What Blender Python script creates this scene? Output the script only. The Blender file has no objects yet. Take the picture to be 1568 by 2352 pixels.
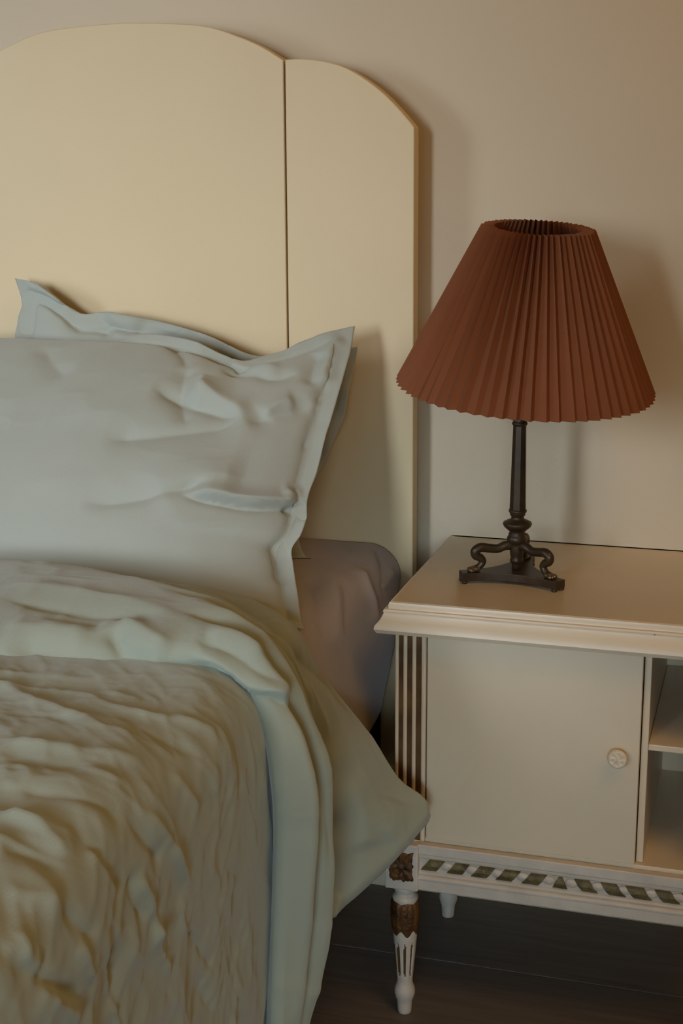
import bpy, math, random
import numpy as np
from mathutils import Matrix, Vector

# ------------------------------------------------------------------ camera
W, H = 1568, 2352
F_PX, YAW, PITCH, ROLL = 3292.8, 0.29312, 0.23276, -0.00485
CAM = np.array([0.4856, -2.1444, 1.1770])
sc = bpy.context.scene
COL = sc.collection
fw = np.array([-math.sin(YAW) * math.cos(PITCH), math.cos(YAW) * math.cos(PITCH), -math.sin(PITCH)])
r0 = np.array([math.cos(YAW), math.sin(YAW), 0.0])
u0 = np.cross(r0, fw)
rt = r0 * math.cos(ROLL) + u0 * math.sin(ROLL)
up = -r0 * math.sin(ROLL) + u0 * math.cos(ROLL)
cd = bpy.data.cameras.new('camera')
cam = bpy.data.objects.new('camera', cd)
COL.objects.link(cam)
m = Matrix.Identity(4)
for i in range(3):
    m[i][0], m[i][1], m[i][2], m[i][3] = rt[i], up[i], -fw[i], CAM[i]
cam.matrix_world = m
cd.sensor_fit = 'VERTICAL'
cd.sensor_height = 36.0
cd.sensor_width = 24.0
cd.lens = F_PX / H * 36.0
cd.clip_start = 0.05
sc.camera = cam

# ------------------------------------------------------------------ world, light, exposure
wd = bpy.data.worlds.new('world')
sc.world = wd
wd.use_nodes = True
wd.node_tree.nodes['Background'].inputs[0].default_value = (1.0, 0.68, 0.30, 1)
wd.node_tree.nodes['Background'].inputs[1].default_value = 0.13

def area(name, loc, target, sx, sy, power, color):
    l = bpy.data.lights.new(name, 'AREA')
    l.shape = 'RECTANGLE'
    l.size, l.size_y = sx, sy
    l.energy = power
    l.color = color
    o = bpy.data.objects.new(name, l)
    COL.objects.link(o)
    o.location = loc
    d = Vector(target) - Vector(loc)
    o.rotation_euler = d.to_track_quat('-Z', 'Y').to_euler()
    return o

# daylight: a window to the left and a pair of narrow casements behind the viewer; a warm ceiling lamp to the right
LS = area('window_light_side', (-2.45, -2.3, 1.45), (-0.7, 0.0, 0.95), 0.7, 1.1, 5.0, (0.69, 0.81, 0.98))
LF1 = area('window_light_casement', (0.02, -3.7, 1.40), (-0.25, 0.0, 0.62), 0.36, 0.9, 0.35, (0.69, 0.81, 0.98))
LF2 = area('window_light_casement', (-0.66, -3.7, 1.40), (-0.65, 0.0, 0.80), 0.36, 0.9, 4.9, (0.69, 0.81, 0.98))
LF3 = area('fill_light_right', (0.80, -3.9, 1.00), (0.06, -0.6, 0.33), 0.6, 0.8, 0.90, (0.60, 0.80, 1.0))  # added cool fill aimed at the hanging duvet corner, not a window
LF3.data.spread = math.radians(24)
LC = area('ceiling_lamp_light', (1.1, -1.5, 2.5), (0.8, -1.2, 0.0), 1.0, 1.0, 13.0, (1.0, 0.60, 0.23))
LS.data.spread = math.radians(75)
LF1.data.spread = LF2.data.spread = math.radians(45)

vs = sc.view_settings
vs.view_transform = 'Standard'
vs.look = 'None'
vs.exposure = 0.0
vs.gamma = 1.0
vs.use_curve_mapping = False

# ------------------------------------------------------------------ helpers
def project(P):
    d = np.asarray(P, float) - CAM
    z = d @ fw
    return np.stack([W / 2 + F_PX * (d @ rt) / z, H / 2 - F_PX * (d @ up) / z], -1)

def at(u, v, **k):
    """the point on a sight line where x, y or z has the given value (used to survey the room)"""
    d = fw * F_PX + rt * (u - W / 2) - up * (v - H / 2)
    a, val = list(k.items())[0]
    i = 'xyz'.index(a)
    return CAM + d * (val - CAM[i]) / d[i]

def at_plane(u, v, p0, n):
    d = fw * F_PX + rt * (u - W / 2) - up * (v - H / 2)
    p0 = np.asarray(p0, float); n = np.asarray(n, float)
    return CAM + d * (((p0 - CAM) @ n) / (d @ n))

def catmull(pts, n, closed=False):
    pts = np.asarray(pts, float)
    seg = np.linalg.norm(np.diff(pts, axis=0), axis=1) ** 0.5
    t = np.concatenate([[0], np.cumsum(seg)])
    tt = np.linspace(0, t[-1], n)
    ext = np.vstack([2 * pts[0] - pts[1], pts, 2 * pts[-1] - pts[-2]])
    te = np.concatenate([[t[0] - (t[1] - t[0])], t, [t[-1] + (t[-1] - t[-2])]])
    idx = np.clip(np.searchsorted(t, tt, side='right') - 1, 0, len(pts) - 2)
    out = []
    for s, i in zip(tt, idx):
        P0, P1, P2, P3 = ext[i:i + 4]
        t0, t1, t2, t3 = te[i:i + 4]
        A1 = (t1 - s) / (t1 - t0) * P0 + (s - t0) / (t1 - t0) * P1
        A2 = (t2 - s) / (t2 - t1) * P1 + (s - t1) / (t2 - t1) * P2
        A3 = (t3 - s) / (t3 - t2) * P2 + (s - t2) / (t3 - t2) * P3
        B1 = (t2 - s) / (t2 - t0) * A1 + (s - t0) / (t2 - t0) * A2
        B2 = (t3 - s) / (t3 - t1) * A2 + (s - t1) / (t3 - t1) * A3
        out.append((t2 - s) / (t2 - t1) * B1 + (s - t1) / (t2 - t1) * B2)
    return np.array(out)

def resample(curve, n):
    d = np.concatenate([[0], np.cumsum(np.linalg.norm(np.diff(curve, axis=0), axis=1))])
    t = np.linspace(0, d[-1], n)
    return np.stack([np.interp(t, d, curve[:, k]) for k in range(3)], -1)

def uspline(pts, n):
    """Catmull-Rom with uniform stations (keeps matching rows aligned)"""
    pts = np.asarray(pts, float)
    m_ = len(pts) - 1
    t = np.linspace(0, m_, n)
    i = np.clip(t.astype(int), 0, m_ - 1)
    f = (t - i)[:, None]
    g = np.vstack([2 * pts[0] - pts[1], pts, 2 * pts[-1] - pts[-2]])
    a, b, c_, d = g[i], g[i + 1], g[i + 2], g[i + 3]
    return 0.5 * (2 * b + (c_ - a) * f + (2 * a - 5 * b + 4 * c_ - d) * f ** 2 + (3 * b - a - 3 * c_ + d) * f ** 3)

def coons(top, bottom, left, right):
    """top/bottom run left to right, left/right run top to bottom -> grid [rows, cols, 3]"""
    nu, nv = len(top), len(left)
    u = np.linspace(0, 1, nu)[None, :, None]
    v = np.linspace(0, 1, nv)[:, None, None]
    T, B, L, R = top[None], bottom[None], left[:, None], right[:, None]
    bl = (1 - u) * (1 - v) * top[0] + u * (1 - v) * top[-1] + (1 - u) * v * bottom[0] + u * v * bottom[-1]
    return (1 - v) * T + v * B + (1 - u) * L + u * R - bl

def normals(G):
    du = np.gradient(G, axis=1)
    dv = np.gradient(G, axis=0)
    n = np.cross(du, dv)
    n /= np.linalg.norm(n, axis=-1, keepdims=True) + 1e-12
    return n

def toward_room(G):
    """grid normals flipped to the room side"""
    n = normals(G)
    c = G.mean((0, 1))
    if (n.mean((0, 1)) @ (CAM - c)) < 0:
        n = -n
    return n

_rng = np.random.RandomState(7)
_LAT = _rng.rand(48, 48, 48)

def noise3(P, scale):
    q = np.asarray(P) * scale + 100.3
    i = np.floor(q).astype(int)
    f = q - i
    f = f * f * (3 - 2 * f)
    r = 0
    for dx in (0, 1):
        for dy in (0, 1):
            for dz in (0, 1):
                w = (f[..., 0] if dx else 1 - f[..., 0]) * (f[..., 1] if dy else 1 - f[..., 1]) * (f[..., 2] if dz else 1 - f[..., 2])
                r = r + w * _LAT[(i[..., 0] + dx) % 48, (i[..., 1] + dy) % 48, (i[..., 2] + dz) % 48]
    return r - 0.5

def ridged(Q):
    """sharp-crested crumple field, about 0..1"""
    Q = np.asarray(Q, float)
    w = np.stack([noise3(Q + k * 17.3, 0.6) for k in (1, 2, 3)], -1)
    Q = Q + 0.9 * w
    a = 1 - np.abs(2 * noise3(Q, 1.0))
    b = 1 - np.abs(2 * noise3(Q + 31.7, 2.3))
    return 0.7 * np.clip(a, 0, 1) ** 2.2 + 0.3 * np.clip(b, 0, 1) ** 2.2 * np.clip(a + 0.2, 0, 1)

def strokes(G, n, lst, gain=1.0):
    """press creases and raise folds along surveyed lines of the cloth.
    entry: (pixel line, amplitude m, half width m, kind)   kind: r ridge, c crease, s one-sided step"""
    S = G.reshape(-1, 3)
    px = project(S)
    disp = np.zeros(len(S))
    for line, amp, wid, kind in lst:
        p3 = []
        for (u, v) in line:
            k = np.argmin(((px - (u, v)) ** 2).sum(1))
            p3.append(S[k])
        cur = catmull(p3, 160) if len(p3) > 2 else np.linspace(p3[0], p3[1], 120)
        for _ in range(12):
            cur[1:-1] = 0.25 * cur[:-2] + 0.5 * cur[1:-1] + 0.25 * cur[2:]
        L = len(cur)
        lo, hi = cur.min(0) - wid * 4, cur.max(0) + wid * 4
        sel = np.where(((S >= lo) & (S <= hi)).all(1))[0]
        if not len(sel):
            continue
        V = S[sel]
        d2 = ((V[:, None] - cur[None]) ** 2).sum(-1)
        j = d2.argmin(1)
        d = np.sqrt(d2[np.arange(len(sel)), j])
        t = j / (L - 1.0)
        taper = np.clip(np.minimum(t, 1 - t) / 0.22, 0, 1)
        taper = taper * taper * (3 - 2 * taper)
        if kind == 'r':
            f = np.exp(-(d / wid) ** 1.35)
        elif kind == 'c':
            f = -np.exp(-(d / wid) ** 1.3)
        else:
            tan = np.gradient(cur, axis=0)[j]
            tan = tan / (np.linalg.norm(tan, axis=1, keepdims=True) + 1e-12)
            sd_ = (np.cross(n.reshape(-1, 3)[sel], tan) * (V - cur[j])).sum(1)
            q = 0.5 + 0.5 * np.tanh(sd_ / (wid * 0.14))
            f = q * np.exp(-(d / (wid * 1.6)) ** 2) - (1 - q) * 0.6 * np.exp(-(d / (wid * 0.55)) ** 1.5)
        disp[sel] += gain * amp * f * taper
    return disp.reshape(G.shape[:2])

def link(name, me, mat, parent=None, smooth=True):
    o = bpy.data.objects.new(name, me)
    COL.objects.link(o)
    if mat is not None:
        if isinstance(mat, (list, tuple)):
            for q in mat:
                me.materials.append(q)
        else:
            me.materials.append(mat)
    if smooth:
        me.polygons.foreach_set('use_smooth', [True] * len(me.polygons))
    if parent is not None:
        o.parent = parent
    return o

def mesh(name, V, Fc, mat, parent=None, smooth=False, uv=None):
    me = bpy.data.meshes.new(name)
    off = Vector((0, 0, 0))
    if parent is not None:
        off = parent.location
    me.from_pydata([tuple(Vector(tuple(v)) - off) for v in V], [], [tuple(int(q) for q in f) for f in Fc])
    me.update()
    if uv is not None:
        lay = me.uv_layers.new(name='UVMap')
        vi = np.empty(len(me.loops), int)
        me.loops.foreach_get('vertex_index', vi)
        lay.data.foreach_set('uv', np.asarray(uv, float)[vi].ravel())
    return link(name, me, mat, parent, smooth)

def grid_faces(nr, nc, mask=None, flip=False):
    i, j = np.meshgrid(np.arange(nr - 1), np.arange(nc - 1), indexing='ij')
    a = i * nc + j
    f = np.stack([a, a + 1, a + nc + 1, a + nc], -1)
    if flip:
        f = f[..., ::-1]
    if mask is not None:
        return f[mask]
    return f.reshape(-1, 4)

def thing(name, loc, label, cat, group=None):
    o = bpy.data.objects.new(name, None)
    COL.objects.link(o)
    o.empty_display_size = 0.1
    o.location = loc
    tag(o, label, cat, group)
    return o

def tag(o, label, cat, group=None):
    o['label'] = label
    o['category'] = cat
    if group:
        o['group'] = group
    return o

def struct(o):
    o['kind'] = 'structure'
    return o

def bevel(o, w, seg=2, angle=0.6):
    b = o.modifiers.new('bevel', 'BEVEL')
    b.width = w
    b.segments = seg
    b.limit_method = 'ANGLE'
    b.angle_limit = angle
    b.harden_normals = False
    return o

def box(name, lo, hi, mat, parent=None, bev=0.0, seg=2):
    x0, y0, z0 = lo
    x1, y1, z1 = hi
    V = [(x0, y0, z0), (x1, y0, z0), (x1, y1, z0), (x0, y1, z0), (x0, y0, z1), (x1, y0, z1), (x1, y1, z1), (x0, y1, z1)]
    Fc = [(3, 2, 1, 0), (4, 5, 6, 7), (0, 1, 5, 4), (1, 2, 6, 5), (2, 3, 7, 6), (3, 0, 4, 7)]
    o = mesh(name, V, Fc, mat, parent)
    if bev:
        bevel(o, bev, seg)
    return o

def prism_y(name, outline, y0, y1, mat, parent=None, bev=0.0):
    """outline in (x, z), counter-clockwise seen from the room (-y); y0 front, y1 back"""
    n = len(outline)
    V = [(x, y0, z) for x, z in outline] + [(x, y1, z) for x, z in outline]
    Fc = [tuple(range(n)), tuple(range(2 * n - 1, n - 1, -1))]
    for i in range(n):
        j = (i + 1) % n
        Fc.append((j, i, n + i, n + j))
    o = mesh(name, V, Fc, mat, parent)
    if bev:
        bevel(o, bev, 2)
    return o

def lathe(name, prof, cx, cy, mat, parent=None, seg=32, smooth=True, facet=None, rfun=None, caps=True):
    prof = np.asarray(prof, float)
    V = []
    for r, z in prof:
        for k in range(seg):
            a = 2 * math.pi * (k + (0.5 if facet else 0)) / seg
            rr = r * (rfun(a, z) if rfun else 1.0)
            V.append((cx + rr * math.cos(a), cy + rr * math.sin(a), z))
    Fc = []
    for i in range(len(prof) - 1):
        for k in range(seg):
            k2 = (k + 1) % seg
            Fc.append((i * seg + k, i * seg + k2, (i + 1) * seg + k2, (i + 1) * seg + k))
    if caps:
        Fc.append(tuple(range(seg - 1, -1, -1)))
        Fc.append(tuple((len(prof) - 1) * seg + k for k in range(seg)))
    return mesh(name, V, Fc, mat, parent, smooth)

def tube(name, pts, radii, mat, parent=None, seg=12, n=None, squash=None):
    P = catmull(pts, n or len(pts) * 6)
    R = np.interp(np.linspace(0, 1, len(P)), np.linspace(0, 1, len(radii)), radii)
    T = np.gradient(P, axis=0)
    T /= np.linalg.norm(T, axis=1, keepdims=True)
    ref = np.array([0, 0, 1.0])
    if abs(T[0] @ ref) > 0.9:
        ref = np.array([1.0, 0, 0])
    N = np.cross(T[0], ref)
    N /= np.linalg.norm(N)
    V = []
    for i in range(len(P)):
        N = N - T[i] * (N @ T[i])
        N /= np.linalg.norm(N)
        B = np.cross(T[i], N)
        for k in range(seg):
            a = 2 * math.pi * k / seg
            V.append(P[i] + R[i] * (math.cos(a) * N + math.sin(a) * B))
    Fc = []
    for i in range(len(P) - 1):
        for k in range(seg):
            k2 = (k + 1) % seg
            Fc.append((i * seg + k, i * seg + k2, (i + 1) * seg + k2, (i + 1) * seg + k))
    Fc.append(tuple(range(seg - 1, -1, -1)))
    Fc.append(tuple((len(P) - 1) * seg + k for k in range(seg)))
    return mesh(name, V, Fc, mat, parent, True)

# ------------------------------------------------------------------ materials
def new_mat(name):
    mt = bpy.data.materials.new(name)
    mt.use_nodes = True
    nt = mt.node_tree
    return mt, nt, nt.nodes['Principled BSDF']

def paint(name, c, rough=0.5, var=0.06, scale=6.0, bump=0.02, bscale=60.0, spec=0.5, metallic=0.0, coat=0.0):
    mt, nt, b = new_mat(name)
    tc = nt.nodes.new('ShaderNodeTexCoord')
    nz = nt.nodes.new('ShaderNodeTexNoise')
    nz.inputs['Scale'].default_value = scale
    nz.inputs['Detail'].default_value = 6
    nt.links.new(tc.outputs['Object'], nz.inputs['Vector'])
    rp = nt.nodes.new('ShaderNodeValToRGB')
    rp.color_ramp.elements[0].position = 0.3
    rp.color_ramp.elements[1].position = 0.7
    rp.color_ramp.elements[0].color = (*[q * (1 - var) for q in c], 1)
    rp.color_ramp.elements[1].color = (*[min(1, q * (1 + var)) for q in c], 1)
    nt.links.new(nz.outputs['Fac'], rp.inputs['Fac'])
    nt.links.new(rp.outputs['Color'], b.inputs['Base Color'])
    b.inputs['Roughness'].default_value = rough
    b.inputs['Metallic'].default_value = metallic
    b.inputs['Specular IOR Level'].default_value = spec
    if coat:
        b.inputs['Coat Weight'].default_value = coat
        b.inputs['Coat Roughness'].default_value = 0.25
    if bump:
        n2 = nt.nodes.new('ShaderNodeTexNoise')
        n2.inputs['Scale'].default_value = bscale
        n2.inputs['Detail'].default_value = 5
        nt.links.new(tc.outputs['Object'], n2.inputs['Vector'])
        bp = nt.nodes.new('ShaderNodeBump')
        bp.inputs['Strength'].default_value = bump
        bp.inputs['Distance'].default_value = 0.01
        nt.links.new(n2.outputs['Fac'], bp.inputs['Height'])
        nt.links.new(bp.outputs['Normal'], b.inputs['Normal'])
    return mt

def cloth(name, c, crumple=0.25, cscale=14.0, weave=0.08, sheen=0.25, transl=0.0):
    mt, nt, b = new_mat(name)
    tc = nt.nodes.new('ShaderNodeTexCoord')
    nz = nt.nodes.new('ShaderNodeTexNoise')
    nz.inputs['Scale'].default_value = 5
    nz.inputs['Detail'].default_value = 8
    nt.links.new(tc.outputs['Object'], nz.inputs['Vector'])
    rp = nt.nodes.new('ShaderNodeValToRGB')
    rp.color_ramp.elements[0].position = 0.3
    rp.color_ramp.elements[1].position = 0.7
    rp.color_ramp.elements[0].color = (*[q * 0.95 for q in c], 1)
    rp.color_ramp.elements[1].color = (*[min(1, q * 1.04) for q in c], 1)
    nt.links.new(nz.outputs['Fac'], rp.inputs['Fac'])
    nt.links.new(rp.outputs['Color'], b.inputs['Base Color'])
    b.inputs['Roughness'].default_value = 0.85
    b.inputs['Specular IOR Level'].default_value = 0.25
    b.inputs['Sheen Weight'].default_value = sheen
    b.inputs['Sheen Roughness'].default_value = 0.5
    # crumple: warped noise
    n1 = nt.nodes.new('ShaderNodeTexNoise')
    n1.inputs['Scale'].default_value = cscale
    n1.inputs['Detail'].default_value = 4
    n1.inputs['Roughness'].default_value = 0.5
    n1.inputs['Distortion'].default_value = 0.3
    nt.links.new(tc.outputs['Object'], n1.inputs['Vector'])
    n2 = nt.nodes.new('ShaderNodeTexNoise')
    n2.inputs['Scale'].default_value = 900
    n2.inputs['Detail'].default_value = 2
    nt.links.new(tc.outputs['Object'], n2.inputs['Vector'])
    b1 = nt.nodes.new('ShaderNodeBump')
    b1.inputs['Strength'].default_value = crumple
    b1.inputs['Distance'].default_value = 0.02
    nt.links.new(n1.outputs['Fac'], b1.inputs['Height'])
    b2 = nt.nodes.new('ShaderNodeBump')
    b2.inputs['Strength'].default_value = weave
    b2.inputs['Distance'].default_value = 0.002
    nt.links.new(n2.outputs['Fac'], b2.inputs['Height'])
    nt.links.new(b1.outputs['Normal'], b2.inputs['Normal'])
    nt.links.new(b2.outputs['Normal'], b.inputs['Normal'])
    return mt

def wood_floor(name):
    mt, nt, b = new_mat(name)
    tc = nt.nodes.new('ShaderNodeTexCoord')
    mp = nt.nodes.new('ShaderNodeMapping')
    mp.inputs['Scale'].default_value = (1.5, 22, 22)
    nt.links.new(tc.outputs['Object'], mp.inputs['Vector'])
    nz = nt.nodes.new('ShaderNodeTexNoise')
    nz.inputs['Scale'].default_value = 3
    nz.inputs['Detail'].default_value = 7
    nz.inputs['Distortion'].default_value = 0.6
    nt.links.new(mp.outputs['Vector'], nz.inputs['Vector'])
    rp = nt.nodes.new('ShaderNodeValToRGB')
    rp.color_ramp.elements[0].position = 0.25
    rp.color_ramp.elements[1].position = 0.75
    rp.color_ramp.elements[0].color = (0.125, 0.100, 0.082, 1)
    rp.color_ramp.elements[1].color = (0.180, 0.148, 0.122, 1)
    nt.links.new(nz.outputs['Fac'], rp.inputs['Fac'])
    nt.links.new(rp.outputs['Color'], b.inputs['Base Color'])
    b.inputs['Roughness'].default_value = 0.5
    b.inputs['Specular IOR Level'].default_value = 0.3
    bp = nt.nodes.new('ShaderNodeBump')
    bp.inputs['Strength'].default_value = 0.08
    bp.inputs['Distance'].default_value = 0.003
    nt.links.new(nz.outputs['Fac'], bp.inputs['Height'])
    nt.links.new(bp.outputs['Normal'], b.inputs['Normal'])
    return mt

def paper_mat(name, c):
    mt, nt, b = new_mat(name)
    tc = nt.nodes.new('ShaderNodeTexCoord')
    nz = nt.nodes.new('ShaderNodeTexNoise')
    nz.inputs['Scale'].default_value = 30
    nz.inputs['Detail'].default_value = 6
    nt.links.new(tc.outputs['Object'], nz.inputs['Vector'])
    rp = nt.nodes.new('ShaderNodeValToRGB')
    rp.color_ramp.elements[0].color = (*[q * 0.9 for q in c], 1)
    rp.color_ramp.elements[1].color = (*[q * 1.1 for q in c], 1)
    nt.links.new(nz.outputs['Fac'], rp.inputs['Fac'])
    nt.links.new(rp.outputs['Color'], b.inputs['Base Color'])
    b.inputs['Roughness'].default_value = 0.8
    b.inputs['Specular IOR Level'].default_value = 0.2
    tr = nt.nodes.new('ShaderNodeBsdfTranslucent')
    nt.links.new(rp.outputs['Color'], tr.inputs['Color'])
    mx = nt.nodes.new('ShaderNodeMixShader')
    mx.inputs[0].default_value = 0.18
    nt.links.new(b.outputs[0], mx.inputs[1])
    nt.links.new(tr.outputs[0], mx.inputs[2])
    nt.links.new(mx.outputs[0], nt.nodes['Material Output'].inputs['Surface'])
    return mt

M_WALL = paint('wall_plaster', (0.65, 0.535, 0.36), 0.75, 0.03, 1.5, 0.06, 90, 0.3)
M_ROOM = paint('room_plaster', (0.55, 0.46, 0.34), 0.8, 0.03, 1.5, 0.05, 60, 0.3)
M_HEAD = paint('headboard_paint', (0.70, 0.535, 0.295), 0.5, 0.03, 3.0, 0.03, 160, 0.4)
M_CREAM = paint('cream_paint', (0.71, 0.575, 0.385), 0.38, 0.04, 7.0, 0.03, 120, 0.5)
M_WHITE = paint('old_white_paint', (0.62, 0.535, 0.42), 0.5, 0.08, 30.0, 0.12, 200, 0.4)
M_GILT = paint('worn_gilt', (0.12, 0.052, 0.014), 0.45, 0.7, 60.0, 0.4, 140, 0.4, 0.15)
M_RIBBON = paint('olive_gilt', (0.13, 0.098, 0.032), 0.45, 0.5, 70.0, 0.3, 160, 0.4, 0.1)
M_GROOVE = paint('groove_stain', (0.105, 0.050, 0.012), 0.6, 0.55, 25.0, 0.2, 120, 0.3)
M_DARKGAP = paint('dark_joint', (0.03, 0.022, 0.012), 0.9, 0.1, 20, 0, 1, 0.1)
M_BRONZE = paint('dark_bronze', (0.046, 0.027, 0.011), 0.40, 0.35, 40.0, 0.03, 120, 0.45, 0.35)
M_BRONZE_W = paint('rubbed_bronze', (0.16, 0.10, 0.045), 0.35, 0.4, 90.0, 0.2, 300, 0.5, 0.6)
M_SHADE = paper_mat('terracotta_paper', (0.26, 0.085, 0.031))
M_SAGE = cloth('sage_cotton', (0.34, 0.36, 0.27), 0.16, 13.0)
M_SAGE_P = cloth('sage_cotton_pillow', (0.395, 0.40, 0.32), 0.10, 11.0)
M_SHEET = cloth('blush_sheet_cotton', (0.38, 0.31, 0.25), 0.12, 9.0)
M_MATT = cloth('mattress_ticking_shaded', (0.075, 0.056, 0.044), 0.1, 9.0)  # pinkish cloth darkened: the shadow on the mattress side is in this colour
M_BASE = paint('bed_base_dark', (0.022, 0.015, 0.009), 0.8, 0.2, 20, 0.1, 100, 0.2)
M_FLOOR = wood_floor('dark_floorboards')
M_WIRE = paint('shade_wire', (0.25, 0.18, 0.10), 0.4, 0.1, 20, 0, 1, 0.5, 0.8)

# ------------------------------------------------------------------ room
struct(box('wall_back', (-2.7, 0.0, -0.05), (2.5, 0.12, 2.62), M_WALL))
struct(box('wall_left', (-2.82, -4.3, -0.05), (-2.7, 0.12, 2.62), M_ROOM))
struct(box('ceiling', (-2.82, -4.3, 2.62), (2.5, 0.12, 2.72), M_ROOM))
floor = struct(box('floor', (-2.7, -4.3, -0.06), (2.5, 0.0, -0.020), M_DARKGAP))
rng = random.Random(3)
ys = [0.0, -0.206, -0.392]
while ys[-1] > -4.1:
    ys.append(ys[-1] - 0.19)
for i in range(len(ys) - 1):
    y1, y0 = ys[i], ys[i + 1]
    cuts = [-2.7, -2.7 + rng.uniform(0.6, 1.3)]
    if i in (0, 1, 2):
        cuts = [-2.7, -0.62 - 0.25 * i]
    while cuts[-1] < 2.5 - 1.7:
        cuts.append(cuts[-1] + rng.uniform(1.5, 2.0))
    cuts.append(2.5)
    for a, b_ in zip(cuts[:-1], cuts[1:]):
        dz = rng.uniform(-0.0008, 0.0008)
        o = box('floorboard', (a + 0.0008, y0 + 0.0007, -0.020), (b_ - 0.0008, y1 - 0.0007, 0.0 + dz), M_FLOOR, floor, 0.0006, 1)

# ------------------------------------------------------------------ headboard
HB = -0.070                                   # front face
def hb(u, v):
    p = at(u, v, y=HB)
    return (p[0], p[2])
t_top = [hb(*q) for q in [(280, 52), (400, 54), (480, 62), (545, 83), (600, 107), (650, 138)]]
s_top = [hb(*q) for q in [(651, 137), (690, 135), (740, 140), (785, 152), (830, 176), (880, 214), (920, 255), (951, 292)]]
xc = t_top[0][0]
gx_top = t_top[-1][0]
gx_bot = hb(663, 780)[0]
gx = 0.5 * (gx_top + gx_bot)
xr = 0.5 * (s_top[-1][0] + hb(953, 1290)[0])
def curve2(p, n):
    q = catmull([(a, 0, b_) for a, b_ in p], n)
    return [(a, c_) for a, _, c_ in q]
tc2 = curve2(t_top, 26)
sc2 = curve2(s_top, 26)
GAP = 0.0012
half = [(gx - GAP, 0.25)] + [(min(x, gx - GAP), z) for x, z in tc2[::-1]]
left_half = [(2 * xc - x, z) for x, z in half[::-1]]
head = thing('headboard', (xc, HB + 0.016, 0.25), 'cream painted headboard of three panels with scalloped arched top', 'headboard')
pts = half + left_half[1:]
prism_y('centre_panel', pts, HB, HB + 0.028, M_HEAD, head, 0.0016)
side = [(gx + GAP, 0.25), (xr, 0.25)] + [(x, z) for x, z in sc2[::-1]]
side = [(max(x, gx + GAP), z) for x, z in side]
prism_y('side_panel', side, HB, HB + 0.028, M_HEAD, head, 0.0016)
lside = [(2 * xc - x, z) for x, z in side][::-1]
prism_y('side_panel', lside, HB, HB + 0.028, M_HEAD, head, 0.0016)
box('support_post', (xc - 0.38, HB + 0.028, 0.0), (xc - 0.32, -0.002, 1.1), M_HEAD, head, 0.002)
box('support_post', (xc + 0.20, HB + 0.028, 0.0), (xc + 0.26, -0.002, 1.1), M_HEAD, head, 0.002)
box('back_rail', (2 * xc - xr + 0.02, HB + 0.028, 0.80), (xr - 0.06, HB + 0.045, 0.88), M_HEAD, head, 0.002)

# ------------------------------------------------------------------ bed base, mattress, sheet
XL = 2 * xc + 0.052
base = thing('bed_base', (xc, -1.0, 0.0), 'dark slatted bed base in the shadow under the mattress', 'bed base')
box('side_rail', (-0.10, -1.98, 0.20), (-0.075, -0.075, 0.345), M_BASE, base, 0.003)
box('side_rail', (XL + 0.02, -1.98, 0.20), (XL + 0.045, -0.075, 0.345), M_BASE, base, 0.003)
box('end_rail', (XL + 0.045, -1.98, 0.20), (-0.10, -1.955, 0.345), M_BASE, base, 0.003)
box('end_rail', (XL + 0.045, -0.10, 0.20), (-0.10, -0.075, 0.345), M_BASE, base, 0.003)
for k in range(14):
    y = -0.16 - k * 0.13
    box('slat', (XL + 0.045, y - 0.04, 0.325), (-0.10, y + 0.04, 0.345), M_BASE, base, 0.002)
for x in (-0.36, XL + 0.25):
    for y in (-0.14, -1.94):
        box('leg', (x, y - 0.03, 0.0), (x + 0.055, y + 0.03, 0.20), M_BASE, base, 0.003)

MX = -0.052
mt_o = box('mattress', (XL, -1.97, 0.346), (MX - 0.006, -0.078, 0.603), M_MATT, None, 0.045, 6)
tag(mt_o, 'thick mattress beneath the pillows, its side in shadow beside the nightstand', 'mattress')

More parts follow.
